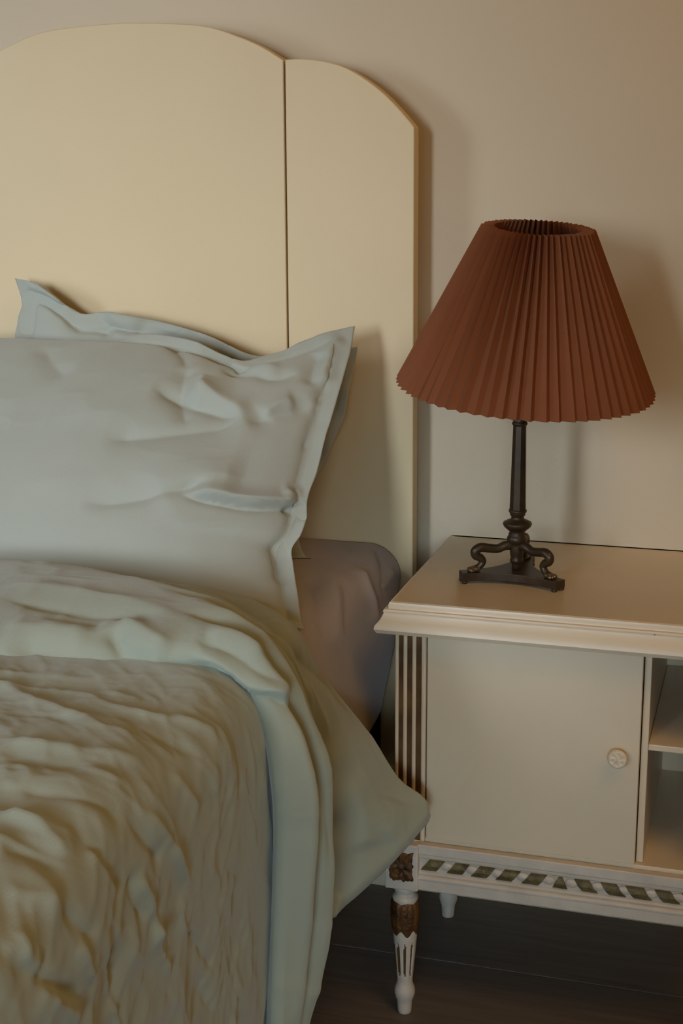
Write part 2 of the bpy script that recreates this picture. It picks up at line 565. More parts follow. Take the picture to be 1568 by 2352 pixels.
def fitted_sheet():
    ny, nt_ = 150, 130
    y = np.linspace(-0.073, -0.70, ny)
    zh = np.interp(-y, [0.07, 0.10, 0.16, 0.24, 0.34, 0.6, 1.0], [0.575, 0.545, 0.485, 0.415, 0.392, 0.37, 0.36])
    G = np.zeros((ny, nt_, 3))
    r = 0.050
    zt, xs = 0.618, -0.045
    for i in range(ny):
        L1 = 0.40
        L2 = r * math.pi / 2
        L3 = max(0.004, (zt - r) - zh[i])
        s = np.concatenate([np.linspace(0, L1, 60, endpoint=False), np.linspace(L1, L1 + L2, 30, endpoint=False), np.linspace(L1 + L2, L1 + L2 + L3, 40)])
        x = np.where(s < L1, xs - r - (L1 - s), xs - r + r * np.sin(np.clip((s - L1) / r, 0, math.pi / 2)))
        z = np.where(s < L1, zt, zt - r + r * np.cos(np.clip((s - L1) / r, 0, math.pi / 2)))
        dn = np.clip(s - L1 - L2, 0, None)
        z = z - dn
        x = x + 0.016 * np.sin(np.clip(dn / 0.22, 0, 1) * math.pi * 0.75)
        G[i, :, 0], G[i, :, 1], G[i, :, 2] = x, y[i], z
    n = toward_room(G)
    d = 0.005 * noise3(G, 9) + 0.003 * noise3(G, 24)
    side_w = np.clip((0.60 - G[..., 2]) / 0.05, 0, 1)
    d = d * (0.4 + 0.6 * side_w)
    d += strokes(G, n, [
        ([(822, 1300), (840, 1350), (855, 1400), (862, 1450)], 0.010, 0.012, 'r'),
        ([(860, 1236), (880, 1290), (884, 1330), (876, 1370)], -0.010, 0.010, 'r'),
        ([(880, 1350), (892, 1330), (900, 1310)], 0.006, 0.006, 'r'),
        ([(790, 1330), (795, 1400), (790, 1470)], -0.006, 0.012, 'r'),
        ([(760, 1310), (775, 1400), (765, 1500)], 0.006, 0.014, 'r'),
        ([(700, 1320), (730, 1400), (745, 1520)], -0.008, 0.012, 'r'),
        ([(700, 1325), (735, 1350)], -0.004, 0.01, 'r'),
    ])
    G = G + n * d[..., None]
    o = mesh('fitted_sheet', G.reshape(-1, 3), grid_faces(ny, nt_, flip=True), M_SHEET, None, True)
    sd = o.modifiers.new('thickness', 'SOLIDIFY')
    sd.thickness = 0.0025
    sd.offset = -1
    return o
sheet = fitted_sheet()
tag(sheet, 'dusty beige fitted sheet hugging the mattress corner below the pillows', 'sheet')

# ------------------------------------------------------------------ pillows
def pillow(name, label, p0, n, top, right, bottom, left, bulge_f, bulge_b, flange, lst, mat, nu, nv, seed, amp=1.0, bias=0.0, wob=0.006, fold_back=0.0):
    n = np.asarray(n, float)
    n /= np.linalg.norm(n)
    P = lambda l: np.array([at_plane(u, v, p0, n) for u, v in l])
    T = resample(catmull(P(top), 200), nu)
    B = resample(catmull(P(bottom), 200), nu)
    L = resample(catmull(P(left), 200), nv)
    R = resample(catmull(P(right), 200), nv)
    G = coons(T, B, L, R)
    wid = np.linalg.norm(T[-1] - T[0])
    hei = np.linalg.norm(L[-1] - L[0])
    uu, vv = np.meshgrid(np.linspace(0, 1, nu), np.linspace(0, 1, nv))
    du = np.minimum(uu, 1 - uu) * wid
    dv = np.minimum(vv, 1 - vv) * hei
    e = np.minimum(du, dv)
    iu = np.clip((du - flange) / (wid / 2 - flange), 0, 1)
    iv = np.clip((dv - flange) / (hei / 2 - flange), 0, 1)
    prof = lambda q: (1 - (1 - q) ** 2.4) ** 0.62
    shape = prof(iu) * prof(iv)
    sag = 1 + bias * (vv - 0.5)
    nn = np.broadcast_to(n, G.shape)
    off = np.array([seed * 3.1, seed * 1.7, 0])
    root = thing(name, tuple(G[-1].mean(0)), label, 'pillow')
    w_ed = np.clip(1 - e / (flange * 1.6), 0, 1)
    wave = wob * w_ed * noise3(G + off, 22) * 2 + wob * 0.5 * w_ed * noise3(G + off, 60)
    body = e >= flange * 0.98
    fb = body[:-1, :-1] & body[1:, :-1] & body[:-1, 1:] & body[1:, 1:]
    # front
    Gf = G + nn * (bulge_f * shape * sag + wave)[..., None]
    nf = toward_room(Gf)
    d = strokes(Gf, nf, lst, 1.6) + amp * shape ** 0.5 * (0.010 * noise3(Gf + off, 6) + 0.006 * noise3(Gf * (1, 1, 2.2) + off, 13) + 0.0035 * ridged(Gf * (9, 9, 17) + off * 3))
    seam = np.exp(-((e - flange) / 0.006) ** 2) * (0.0015 + 0.004 * (noise3(Gf + off, 70) ** 2) * 4)
    Gf = Gf + nf * (d - seam)[..., None]
    Gb = G - nn * (bulge_b * shape)[..., None] + nn * (wave - 0.0022)[..., None]
    nr, nc = G.shape[:2]
    if fold_back:
        wt = np.clip(1 - vv * hei / (flange * 1.05), 0, 1) * np.clip(1 - (uu - 0.50) / 0.12, 0, 1)
        sh = -nn * (fold_back * wt)[..., None] - np.array([0, 0, 1.0]) * (0.7 * fold_back * wt)[..., None]
        Gf = Gf + sh
        Gb = Gb + sh
    V = np.concatenate([Gf.reshape(-1, 3), Gb.reshape(-1, 3)])
    V[:, 2] = np.maximum(V[:, 2], 0.6185 + 0.0012 * (np.arange(len(V)) < nr * nc))   # squashed flat where it rests on the bed
    N = nr * nc
    # body: front and back
    f1 = grid_faces(nr, nc, fb)
    flip = np.cross(Gf[0, 1] - Gf[0, 0], Gf[1, 0] - Gf[0, 0]) @ n < 0
    if flip:
        f1 = f1[:, ::-1]
    def part(nm, fm):
        used = np.unique(fm)
        mp = -np.ones(2 * N, int)
        mp[used] = np.arange(len(used))
        return mesh(nm, V[used], mp[fm], mat, root, True)
    part('cushion', np.concatenate([f1, f1[:, ::-1] + N]))
    g1 = grid_faces(nr, nc, ~fb)
    if flip:
        g1 = g1[:, ::-1]
    ring = [(0, j) for j in range(nc)] + [(i, nc - 1) for i in range(1, nr)] + [(nr - 1, j) for j in range(nc - 2, -1, -1)] + [(i, 0) for i in range(nr - 2, 0, -1)]
    rid = np.array([i * nc + j for i, j in ring])
    r2 = np.roll(rid, -1)
    rim = np.stack([rid, r2, r2 + N, rid + N], -1)
    part('flange', np.concatenate([g1, g1[:, ::-1] + N, rim]))
    return root

FP0, FN = (0, -0.160, 0.96), (0, -0.35, 0.335)
pillow('pillow', 'large sage pillow in front, leaning back with a pointed flanged corner', FP0, FN,
       [(-430, 732), (-330, 746), (-200, 750), (0, 752), (130, 757), (240, 762), (390, 774), (470, 795), (520, 817), (560, 834), (620, 812), (700, 784), (765, 762), (814, 749)],
       [(814, 749), (806, 800), (786, 870), (766, 940), (745, 1010), (726, 1090), (704, 1160), (703, 1190), (690, 1228), (670, 1258), (673, 1300), (684, 1370), (694, 1452), (700, 1500)],
       [(-380, 1430), (-200, 1430), (100, 1440), (400, 1470), (600, 1490), (700, 1500)],
       [(-430, 732), (-425, 900), (-410, 1150), (-380, 1430)],
       0.075, 0.055, 0.026,
       [([(415, 1136), (500, 1152), (580, 1163), (660, 1164), (700, 1155)], 0.012, 0.013, 's'),
        ([(180, 1156), (260, 1152), (340, 1140), (430, 1122), (500, 1106)], 0.007, 0.014, 'c'),
        ([(330, 1160), (420, 1112), (500, 1095), (560, 1105)], 0.007, 0.030, 'r'),
        ([(345, 890), (400, 905), (460, 930), (510, 950), (560, 965)], 0.009, 0.013, 'c'),
        ([(440, 880), (500, 920), (570, 955)], 0.008, 0.016, 'r'),
        ([(230, 1008), (330, 1000), (450, 985), (560, 968)], 0.006, 0.016, 'c'),
        ([(500, 850), (560, 860), (620, 866), (690, 858)], 0.006, 0.009, 'c'),
        ([(520, 830), (580, 850), (650, 845)], 0.005, 0.012, 'r'),
        ([(435, 835), (420, 880), (415, 930), (430, 985)], 0.006, 0.018, 'c'),
        ([(470, 860), (455, 900), (460, 930)], 0.005, 0.014, 'r'),
        ([(560, 970), (620, 955), (680, 940), (720, 925)], 0.006, 0.014, 'c'),
        ([(600, 955), (640, 930), (680, 920)], 0.006, 0.012, 'r'),
        ([(790, 770), (765, 800), (745, 850), (735, 900)], 0.008, 0.012, 'r'),
        ([(740, 810), (720, 840), (715, 890)], 0.006, 0.012, 'c'),
        ([(650, 1165), (690, 1170), (700, 1195)], 0.006, 0.006, 'c'),
        ([(640, 1130), (670, 1140), (700, 1130)], 0.006, 0.010, 'r'),
        ([(620, 1240), (640, 1290), (645, 1350)], 0.004, 0.014, 'c'),
        ([(100, 790), (120, 830), (160, 870)], 0.004, 0.02, 'c'),
        ([(390, 790), (420, 820), (430, 850)], 0.004, 0.010, 'c')],
       M_SAGE_P, 330, 190, 1, 0.8, 0.25, 0.006, 0.020)
RP0, RN = (0, -0.115, 0.98), (0, -0.36, 0.075)
pillow('pillow', 'sage pillow standing behind the front one against the headboard, corner raised at left', RP0, RN,
       [(38, 640), (85, 651), (130, 680), (178, 719), (240, 716), (300, 726), (380, 742), (470, 768), (530, 795), (575, 814), (650, 818), (740, 806), (819, 797)],
       [(819, 797), (806, 870), (791, 950), (766, 1010), (742, 1060), (706, 1130), (682, 1200), (690, 1262), (712, 1298)],
       [(10, 1290), (200, 1300), (450, 1300), (600, 1300), (712, 1298)],
       [(38, 640), (46, 700), (37, 775), (30, 900), (20, 1100), (10, 1290)],
       0.042, 0.018, 0.028,
       [([(50, 668), (100, 685), (150, 712), (180, 728)], 0.008, 0.007, 'c'),
        ([(60, 655), (110, 672), (160, 705)], 0.006, 0.010, 'r'),
        ([(150, 715), (220, 745), (260, 772)], 0.006, 0.010, 'c'),
        ([(230, 725), (330, 745), (420, 770)], 0.006, 0.014, 'r'),
        ([(62, 690), (60, 730), (58, 775)], 0.006, 0.008, 'c'),
        ([(300, 740), (380, 765), (470, 790)], 0.005, 0.012, 'c'),
        ([(780, 850), (765, 900), (750, 960)], 0.006, 0.008, 'c')],
       M_SAGE_P, 220, 170, 5, 1.0, 0.0, 0.010)

# ------------------------------------------------------------------ duvet
duvet = thing('duvet', (xc, -1.2, 0.62), 'sage green duvet with its top edge turned back, hanging over the bed side', 'duvet')

def duvet_body():
    ny, ns = 380, 420
    y = np.linspace(-0.74, -1.97, ny)
    prof = [(XL - 0.05, 0.30), (XL - 0.045, 0.48), (XL - 0.01, 0.60), (XL + 0.08, 0.655), (-0.70, 0.672), (-0.45, 0.682), (-0.28, 0.682), (-0.18, 0.680),
            (-0.10, 0.676), (-0.048, 0.665), (-0.016, 0.640), (-0.001, 0.592), (0.003, 0.53), (0.004, 0.45), (0.004, 0.36), (0.002, 0.28), (-0.002, 0.19), (-0.012, 0.09)]
    cur = resample(catmull([(a, 0, b_) for a, b_ in prof], 500), 1200)
    base_ = cur[np.concatenate([np.linspace(0, 480, 50, endpoint=False), np.linspace(480, 1199, ns - 50)]).astype(int)]
    G = np.repeat(base_[None], ny, 0)
    G[..., 1] = y[:, None]
    n = toward_room(G)
    d = 0.012 * noise3(G, 4.0) + 0.006 * noise3(G * (1.0, 0.7, 1.0), 11) + 0.0010 * noise3(G, 40)
    arc = np.concatenate([[0], np.cumsum(np.linalg.norm(np.diff(base_, axis=0), axis=1))])
    S_, Y_ = np.meshgrid(arc, y)
    d = d + 0.0075 * (ridged(np.stack([(Y_ + 0.42 * S_) * 13, S_ * 4.2, 0 * S_ + 4.0], -1)) - 0.35)
    d = d + 0.0050 * (ridged(np.stack([(Y_ - 0.25 * S_) * 24, S_ * 10, 0 * S_ + 9.0], -1)) - 0.35)
    d = d + 0.0022 * (ridged(np.stack([(Y_ + 0.9 * S_) * 46, (S_ - 0.4 * Y_) * 26, 0 * S_ + 3.0], -1)) - 0.35)
    d = d * np.clip((-0.70 - G[..., 1]) / 0.22, 0.15, 1)
    L = [
        ([(0, 1880), (60, 1900), (110, 1940), (150, 1985)], 0.016, 0.020, 'r'),
        ([(0, 1960), (60, 1975), (120, 2010)], 0.014, 0.016, 'c'),
        ([(0, 2140), (30, 2170), (50, 2210), (80, 2230)], 0.018, 0.020, 'r'),
        ([(0, 2215), (60, 2240), (120, 2270), (190, 2295)], 0.014, 0.014, 'c'),
        ([(0, 2060), (60, 2070), (120, 2085)], 0.010, 0.018, 'r'),
        ([(285, 1850), (340, 1895), (390, 1950), (420, 2000), (435, 2040)], 0.012, 0.012, 'r'),
        ([(270, 1880), (320, 1930), (370, 1990)], 0.010, 0.012, 'c'),
        ([(180, 1960), (225, 2010), (260, 2060)], 0.012, 0.016, 'r'),
        ([(130, 1890), (190, 1950), (240, 2010), (275, 2060)], 0.010, 0.014, 'c'),
        ([(305, 2010), (330, 2060), (350, 2110), (358, 2170)], 0.012, 0.011, 'r'),
        ([(285, 2000), (305, 2060), (325, 2130)], 0.010, 0.011, 'c'),
        ([(420, 2060), (418, 2110), (425, 2150)], 0.007, 0.009, 'r'),
        ([(340, 2120), (370, 2190), (390, 2240)], 0.009, 0.012, 'r'),
        ([(160, 2160), (180, 2210), (200, 2250)], 0.010, 0.010, 'r'),
        ([(60, 2270), (110, 2300), (180, 2340)], 0.014, 0.018, 'r'),
        ([(220, 1580), (290, 1590), (330, 1600)], 0.006, 0.012, 'r'),
        ([(180, 1600), (280, 1630), (380, 1650), (480, 1690)], 0.007, 0.012, 'r'),
        ([(250, 1640), (360, 1700), (480, 1760)], 0.008, 0.012, 'c'),
        ([(380, 1640), (450, 1670), (495, 1690)], 0.008, 0.012, 'r'),
        ([(0, 1720), (90, 1735), (200, 1745), (330, 1760)], 0.009, 0.016, 'r'),
        ([(0, 1760), (100, 1775), (220, 1790)], 0.009, 0.014, 'c'),
        ([(160, 1780), (240, 1800), (280, 1820)], 0.008, 0.012, 'r'),
        ([(20, 1820), (120, 1840), (220, 1865), (280, 1900)], 0.010, 0.012, 'c'),
        ([(380, 1770), (420, 1820), (450, 1870)], 0.008, 0.012, 'r'),
        ([(440, 1740), (480, 1800), (490, 1840)], 0.006, 0.010, 'r'),
        ([(500, 1620), (540, 1720), (555, 1850)], 0.007, 0.012, 'c'),
        ([(470, 1640), (515, 1730), (530, 1860)], 0.006, 0.012, 'r'),
        ([(560, 1650), (585, 1760), (590, 1880)], 0.006, 0.010, 'r'),
        ([(540, 2000), (535, 2070), (540, 2130)], 0.006, 0.008, 'r'),
        ([(430, 2130), (470, 2180), (500, 2240)], 0.008, 0.010, 'c'),
        ([(460, 2250), (480, 2300), (500, 2352)], 0.008, 0.016, 'c'),
        ([(240, 2180), (260, 2250), (250, 2330)], 0.010, 0.014, 'c'),
        ([(120, 2090), (160, 2120), (200, 2170)], 0.010, 0.014, 'c'),
        ([(0, 1640), (100, 1650), (200, 1680)], 0.006, 0.014, 'c'),
    ]
    d = d + strokes(G, n, [(a, b_, w * 0.62, k) for a, b_, w, k in L], 0.5)
    G = G + n * d[..., None]
    flip = (np.cross(G[1, 201] - G[1, 200], G[2, 200] - G[1, 200]) @ n[1, 200]) < 0
    o = mesh('cover', G.reshape(-1, 3), grid_faces(ny, ns, flip=flip), M_SAGE, duvet, True)
    sd = o.modifiers.new('thickness', 'SOLIDIFY')
    sd.thickness = 0.012
    sd.offset = -1
    return o
duvet_body()

def turned_flap():
    nsx, nt_ = 330, 110
    A = [at(-560, 1520, z=.678), at(-250, 1524, z=.678), at(0, 1529, z=.678), at(220, 1531, z=.676), at(420, 1538, y=-.832), at(510, 1550, y=-.822), at(572, 1598, y=-.822), at(603, 1690, y=-.826),
         at(619, 1800, y=-.835), at(623, 1900, y=-.835), at(619, 2050, y=-.84), at(615, 2200, y=-.845), at(611, 2352, y=-.85), at(607, 2500, y=-.85)]
    Eg = [at(-560, 1330, z=.665), at(-250, 1310, z=.675), at(0, 1306, z=.680), at(191, 1321, z=.682), at(390, 1371, y=-.635), at(500, 1423, y=-.665), at(590, 1495, y=-.69), at(650, 1566, y=-.70),
          at(700, 1665, y=-.70), at(736, 1765, y=-.70), at(748, 1920, y=-.70), at(724, 2140, y=-.71), at(680, 2300, y=-.73), at(638, 2450, y=-.75)]
    a = uspline(A, nsx)
    e = uspline(Eg, nsx)
    t = np.linspace(0, 1, nt_)[None, :, None]
    t2 = 0.0 + 0.965 * t
    G = a[:, None] * (1 - t2) + e[:, None] * t2
    n = toward_room(G)
    # smooth normal along the sweep
    bl = (1 - np.abs(2 * t[..., 0] - 1) ** 3.2) ** 0.62
    arch = np.interp(np.arange(nsx) / (nsx - 1.0), [0, 0.35, 0.5, 0.62, 1], [0.034, 0.034, 0.026, 0.022, 0.022])[:, None]
    G = G + n * (bl * arch)[..., None]
    n = toward_room(G)
    L = [
        ([(430, 1508), (497, 1538), (563, 1578), (625, 1600), (648, 1625)], 0.012, 0.009, 's'),
        ([(600, 1570), (640, 1610), (684, 1679), (708, 1748), (729, 1835), (738, 1930), (735, 2020)], 0.008, 0.009, 'c'),
        ([(440, 1470), (520, 1490), (585, 1535), (640, 1590)], 0.010, 0.014, 'c'),
        ([(470, 1455), (540, 1470), (600, 1520)], 0.008, 0.014, 'r'),
        ([(0, 1372), (100, 1390), (200, 1405), (300, 1415), (380, 1440)], 0.010, 0.016, 'c'),
        ([(0, 1345), (150, 1360), (300, 1385), (430, 1425)], 0.006, 0.018, 'r'),
        ([(255, 1440), (270, 1470), (300, 1495), (360, 1515)], 0.014, 0.011, 'c'),
        ([(275, 1420), (320, 1450), (400, 1490)], 0.010, 0.014, 'r'),
        ([(100, 1415), (180, 1425), (250, 1430)], 0.006, 0.012, 'c'),
        ([(0, 1480), (120, 1490), (240, 1500), (330, 1515)], 0.010, 0.018, 'c'),
        ([(0, 1440), (100, 1445), (220, 1455)], 0.008, 0.018, 'r'),
    ]
    sf = np.linspace(0, 1, nsx)[:, None]
    tq = t[..., 0] + 0.10 * (noise3(G, 5.0)) + 0.0 * sf
    ss = lambda a, b_: np.clip((sf - a) / (b_ - a), 0, 1) ** 2 * (3 - 2 * np.clip((sf - a) / (b_ - a), 0, 1))
    side_w = ss(0.50, 0.66) * (1 - 0.55 * ss(0.82, 0.98))
    bend_w = ss(0.28, 0.46) * (1 - ss(0.66, 0.86))
    bump = lambda c_, w_: np.exp(-np.abs((tq - c_) / w_) ** 1.7)
    folds = 1.5 * side_w * (0.0085 * bump(0.24, 0.10) - 0.0100 * bump(0.45, 0.075) + 0.0090 * bump(0.64, 0.11) - 0.006 * bump(0.86, 0.06))
    folds = folds + 1.35 * bend_w * (0.0080 * bump(0.20, 0.10) - 0.0150 * bump(0.38, 0.055) + 0.0075 * bump(0.54, 0.09) - 0.0120 * bump(0.72, 0.05) + 0.0060 * bump(0.84, 0.07))
    d = folds + strokes(G, n, L, 0.95) + 0.004 * noise3(G, 7) + 0.003 * ridged(G * 16 + 5)
    G = G + n * d[..., None]
    # roll both long edges under
    tt = t[..., 0]
    roll = 0.016 * (np.clip((0.10 - tt) / 0.10, 0, 1) ** 2) + 0.010 * (np.clip((tt - 0.95) / 0.05, 0, 1) ** 2)
    G = G - n * roll[..., None]
    flip = (np.cross(G[101, 51] - G[101, 50], G[102, 50] - G[101, 50]) @ n[101, 50]) < 0
    o = mesh('turned_back_flap', G.reshape(-1, 3), grid_faces(nsx, nt_, flip=flip), M_SAGE, duvet, True)
    sd = o.modifiers.new('thickness', 'SOLIDIFY')
    sd.thickness = 0.010
    sd.offset = -1
    return o
turned_flap()

def under_fold():
    nsx, nt_ = 260, 130
    Fo = [at(-560, 1320, z=.66), at(-200, 1304, z=.662), at(60, 1303, z=.662), at(191, 1311, z=.660), at(319, 1318, z=.655), at(415, 1336, z=.652), at(510, 1353, z=.648), at(612, 1391, z=.642), at(676, 1436, z=.632),
          at(716, 1492, y=-.480), at(745, 1540, y=-.466), at(790, 1600, y=-.452), at(860, 1690, y=-.444), at(920, 1780, y=-.436), at(978, 1822, y=-.430), at(1016, 1858, y=-.430)]
    Gi = [at(-560, 1400, z=.65), at(-200, 1400, z=.65), at(60, 1400, z=.65), at(191, 1410, z=.65), at(290, 1430, z=.65), at(370, 1450, z=.65), at(450, 1480, z=.645), at(530, 1520, z=.63), at(585, 1560, x=-.045),
          at(620, 1620, x=-.035), at(650, 1690, x=-.03), at(675, 1770, x=-.025), at(695, 1860, x=-.02), at(712, 1960, x=-.015), at(722, 2070, x=-.012), at(736, 2172, x=-.004)]
    f = uspline(Fo, nsx)
    g = uspline(Gi, nsx)
    t = np.linspace(0, 1, nt_)[None, :, None]
    G = g[:, None] * (1 - t) + f[:, None] * t
    n = toward_room(G)
    sfrac = np.linspace(0, 1, nsx)[:, None]
    tt = t[..., 0]
    G = G - n * (0.020 * np.clip(1 - tt / 0.62, 0, 1) * np.clip(sfrac * 6, 0, 1))[..., None]
    belly = np.sin(np.pi * tt) * np.interp(sfrac, [0, 0.5, 0.7, 1.0], [0.012, 0.016, 0.022, 0.010])
    G = G + n * belly[..., None]
    # hem hangs slightly below the straight line near the inner end
    L = [
        ([(443, 1348), (563, 1391), (630, 1452), (693, 1513), (757, 1567), (820, 1650)], 0.010, 0.012, 'c'),
        ([(330, 1335), (450, 1370), (560, 1425), (640, 1500)], 0.006, 0.012, 'r'),
        ([(455, 1378), (540, 1430), (600, 1490), (650, 1570)], 0.014, 0.007, 'c'),
        ([(560, 1410), (620, 1470), (680, 1560), (720, 1660)], 0.007, 0.012, 'r'),
        ([(765, 1850), (775, 1950), (772, 2050), (765, 2110)], 0.012, 0.014, 'c'),
        ([(700, 1640), (740, 1740), (770, 1850), (800, 1960)], 0.008, 0.016, 'c'),
        ([(800, 1780), (830, 1880), (840, 1960)], 0.007, 0.030, 'r'),
        ([(690, 1560), (720, 1620), (760, 1700)], 0.006, 0.012, 'r'),
        ([(780, 2050), (775, 2090), (770, 2120)], 0.008, 0.008, 'r'),
        ([(900, 1830), (900, 1880), (880, 1930)], 0.005, 0.03, 'r'),
    ]
    d = strokes(G, n, L, 1.0) + 0.005 * noise3(G, 7) + 0.0022 * ridged(G * 15 + 2)
    G = G + n * d[..., None]
    wl = np.linalg.norm(np.diff(G[-1], axis=0), axis=1)
    hl = np.linalg.norm(np.diff(G[:, -1], axis=0), axis=1)
    da = np.concatenate([np.cumsum(wl[::-1])[::-1], [0]])[None, :]
    db = np.concatenate([np.cumsum(hl[::-1])[::-1], [0]])[:, None]
    rc = 0.030
    va, vb = np.clip(rc - da, 0, None) + 0 * db, np.clip(rc - db, 0, None) + 0 * da
    k_ = np.maximum(va, vb) / (np.hypot(va, vb) + 1e-9)
    ea = (G[-1, -1] - G[-1, -12]); ea = ea / np.linalg.norm(ea)
    eb = (G[-1, -1] - G[-12, -1]); eb = eb / np.linalg.norm(eb)
    G = G - (va * (1 - k_))[..., None] * ea - (vb * (1 - k_))[..., None] * eb
    roll = 0.014 * (np.clip((tt - 0.95) / 0.05, 0, 1) ** 2) + 0.012 * (np.clip((sfrac - 0.97) / 0.03, 0, 1) ** 2)
    G = G - n * roll[..., None]
    flip = (np.cross(G[101, 51] - G[101, 50], G[102, 50] - G[101, 50]) @ n[101, 50]) < 0
    o = mesh('hanging_corner', G.reshape(-1, 3), grid_faces(nsx, nt_, flip=flip), M_SAGE, duvet, True)
    sd = o.modifiers.new('thickness', 'SOLIDIFY')
    sd.thickness = 0.010
    sd.offset = -1
    return o
under_fold()

# ------------------------------------------------------------------ nightstand
WN = 0.51
FY = -0.365
night = thing('nightstand', (WN / 2, -0.2, 0.0), 'cream painted nightstand with fluted corner post, plain door and turned legs', 'nightstand')

def mould_top():
    x0, x1, y0, y1 = 0.0, WN, -0.391, -0.0006
    prof = [(0.012, 0.578), (0.003, 0.5795), (0.0, 0.585), (0.001, 0.590), (0.006, 0.5955), (0.0095, 0.602), (0.0105, 0.6045), (0.0110, 0.6060), (0.0102, 0.6085), (0.0112, 0.6108), (0.0138, 0.6115), (0.0158, 0.6108), (0.0164, 0.6128), (0.0160, 0.6155), (0.0172, 0.6192), (0.0198, 0.6205), (0.0220, 0.6200), (0.0240, 0.619)]
    V, Fc = [], []
    for ins, z in prof:
        V += [(x0 + ins, y1, z), (x0 + ins, y0 + ins, z), (x1 - ins, y0 + ins, z), (x1 - ins, y1, z)]
    for i in range(len(prof) - 1):
        for k in range(3):
            a = i * 4 + k
            Fc.append((a, a + 1, a + 5, a + 4))
        Fc.append((i * 4 + 3, i * 4, i * 4 + 4, i * 4 + 7))
    m_ = len(prof) - 1
    Fc.append((m_ * 4, m_ * 4 + 1, m_ * 4 + 2, m_ * 4 + 3))
    Fc.append((3, 2, 1, 0))
    o = mesh('moulded_top', V, Fc, M_CREAM, night, True)
    b_ = o.modifiers.new('split', 'EDGE_SPLIT')
    b_.split_angle = math.radians(38)
    return o
mould_top()

def post(x0, x1):
    box('corner_post', (x0, FY + 0.004, 0.272), (x1, FY + 0.045, 0.578), M_CREAM, night, 0.001)
    w = (x1 - x0)
    k = 7
    cw = [0.0, 0.123, 0.262, 0.397, 0.550, 0.685, 0.850, 1.0]
    for i in range(7):
        a, b_ = x0 + cw[i] * w, x0 + cw[i + 1] * w
        if i % 2 == 0:
            n = 8
            zz = [0.274, 0.277, 0.42, 0.574, 0.578]
            V, Fc = [], []
            for z in zz:
                for q in range(n + 1):
                    th = math.pi * q / n
                    V.append((0.5 * (a + b_) - 0.5 * (b_ - a) * math.cos(th), FY + 0.004 - 0.0024 * math.sin(th) ** 0.7, z))
            for r in range(len(zz) - 1):
                for q in range(n):
                    s = r * (n + 1) + q
                    Fc.append((s, s + 1, s + n + 2, s + n + 1))
            Fc.append(tuple(range(n, -1, -1)))
            Fc.append(tuple((len(zz) - 1) * (n + 1) + q for q in range(n + 1)))
            mesh('reed', V, Fc, M_CREAM, night, True)
        else:
            V, Fc = [], []
            rr = random.Random(int(a * 10000))
            zz = np.linspace(0.275, 0.577, 26)
            for z in zz:
                V += [(a - 0.0006 + rr.uniform(-.0004, .0004), FY + 0.0028, z), (b_ + 0.0006 + rr.uniform(-.0004, .0004), FY + 0.0028, z)]
            for r in range(len(zz) - 1):
                Fc.append((2 * r, 2 * r + 1, 2 * r + 3, 2 * r + 2))
            o = mesh('stained_groove', V, Fc, M_GROOVE, night)
            sd = o.modifiers.new('thickness', 'SOLIDIFY')
            sd.thickness = 0.0012
            sd.offset = -1
post(0.0225, 0.0655)
post(WN - 0.0655, WN - 0.0225)

box('side_panel', (0.026, FY + 0.045, 0.272), (0.040, -0.012, 0.578), M_CREAM, night, 0.001)
box('side_panel', (WN - 0.040, FY + 0.045, 0.272), (WN - 0.026, -0.012, 0.578), M_CREAM, night, 0.001)
box('back_panel', (0.040, -0.030, 0.272), (WN - 0.040, -0.020, 0.578), M_CREAM, night, 0.001)
box('partition', (0.3525, FY + 0.014, 0.279), (0.3615, -0.030, 0.578), M_CREAM, night, 0.0008)
box('shelf', (0.3620, FY + 0.010, 0.4405), (WN - 0.040, -0.030, 0.449), M_CREAM, night, 0.0012)
box('bottom_board', (0.040, FY + 0.006, 0.262), (WN - 0.040, -0.030, 0.2785), M_CREAM, night, 0.001)
door = box('door', (0.0675, FY + 0.001, 0.280), (0.3515, FY + 0.013, 0.5775), M_CREAM, night, 0.0012)
kx, kz = at(1418, 1743, y=FY - 0.012)[[0, 2]]
def knob():
    prof = [(0.0055, 0.001), (0.0050, -0.005), (0.0062, -0.008), (0.0112, -0.0095), (0.0128, -0.012), (0.0128, -0.0140), (0.0118, -0.0160), (0.0100, -0.0168)]
    seg = 36
    V, Fc = [], []
    for r, y in prof:
        for k in range(seg):
            a = 2 * math.pi * k / seg
            V.append((kx + r * math.cos(a), FY + y, kz + r * math.sin(a)))
    # pressed floral face: radial petals
    for r in (0.0085, 0.0065, 0.0045, 0.0025, 0.001):
        for k in range(seg):
            a = 2 * math.pi * k / seg
            y = -0.0160 - 0.0012 * math.cos(6 * a + (0.6 if r > 0.005 else 2.0)) * (1 if r > 0.002 else 0.2) - (0.001 if r < 0.003 else 0)
            V.append((kx + r * math.cos(a), FY + y, kz + r * math.sin(a)))
    nr = len(prof) + 5
    for i in range(nr - 1):
        for k in range(seg):
            k2 = (k + 1) % seg
            Fc.append((i * seg + k, (i + 1) * seg + k, (i + 1) * seg + k2, i * seg + k2))
    Fc.append(tuple((nr - 1) * seg + k for k in range(seg - 1, -1, -1)))
    o = mesh('knob', V, Fc, M_CREAM, None, True)
    o.parent = door
    o.matrix_parent_inverse = Matrix.Translation(-night.location)
    return o
knob()

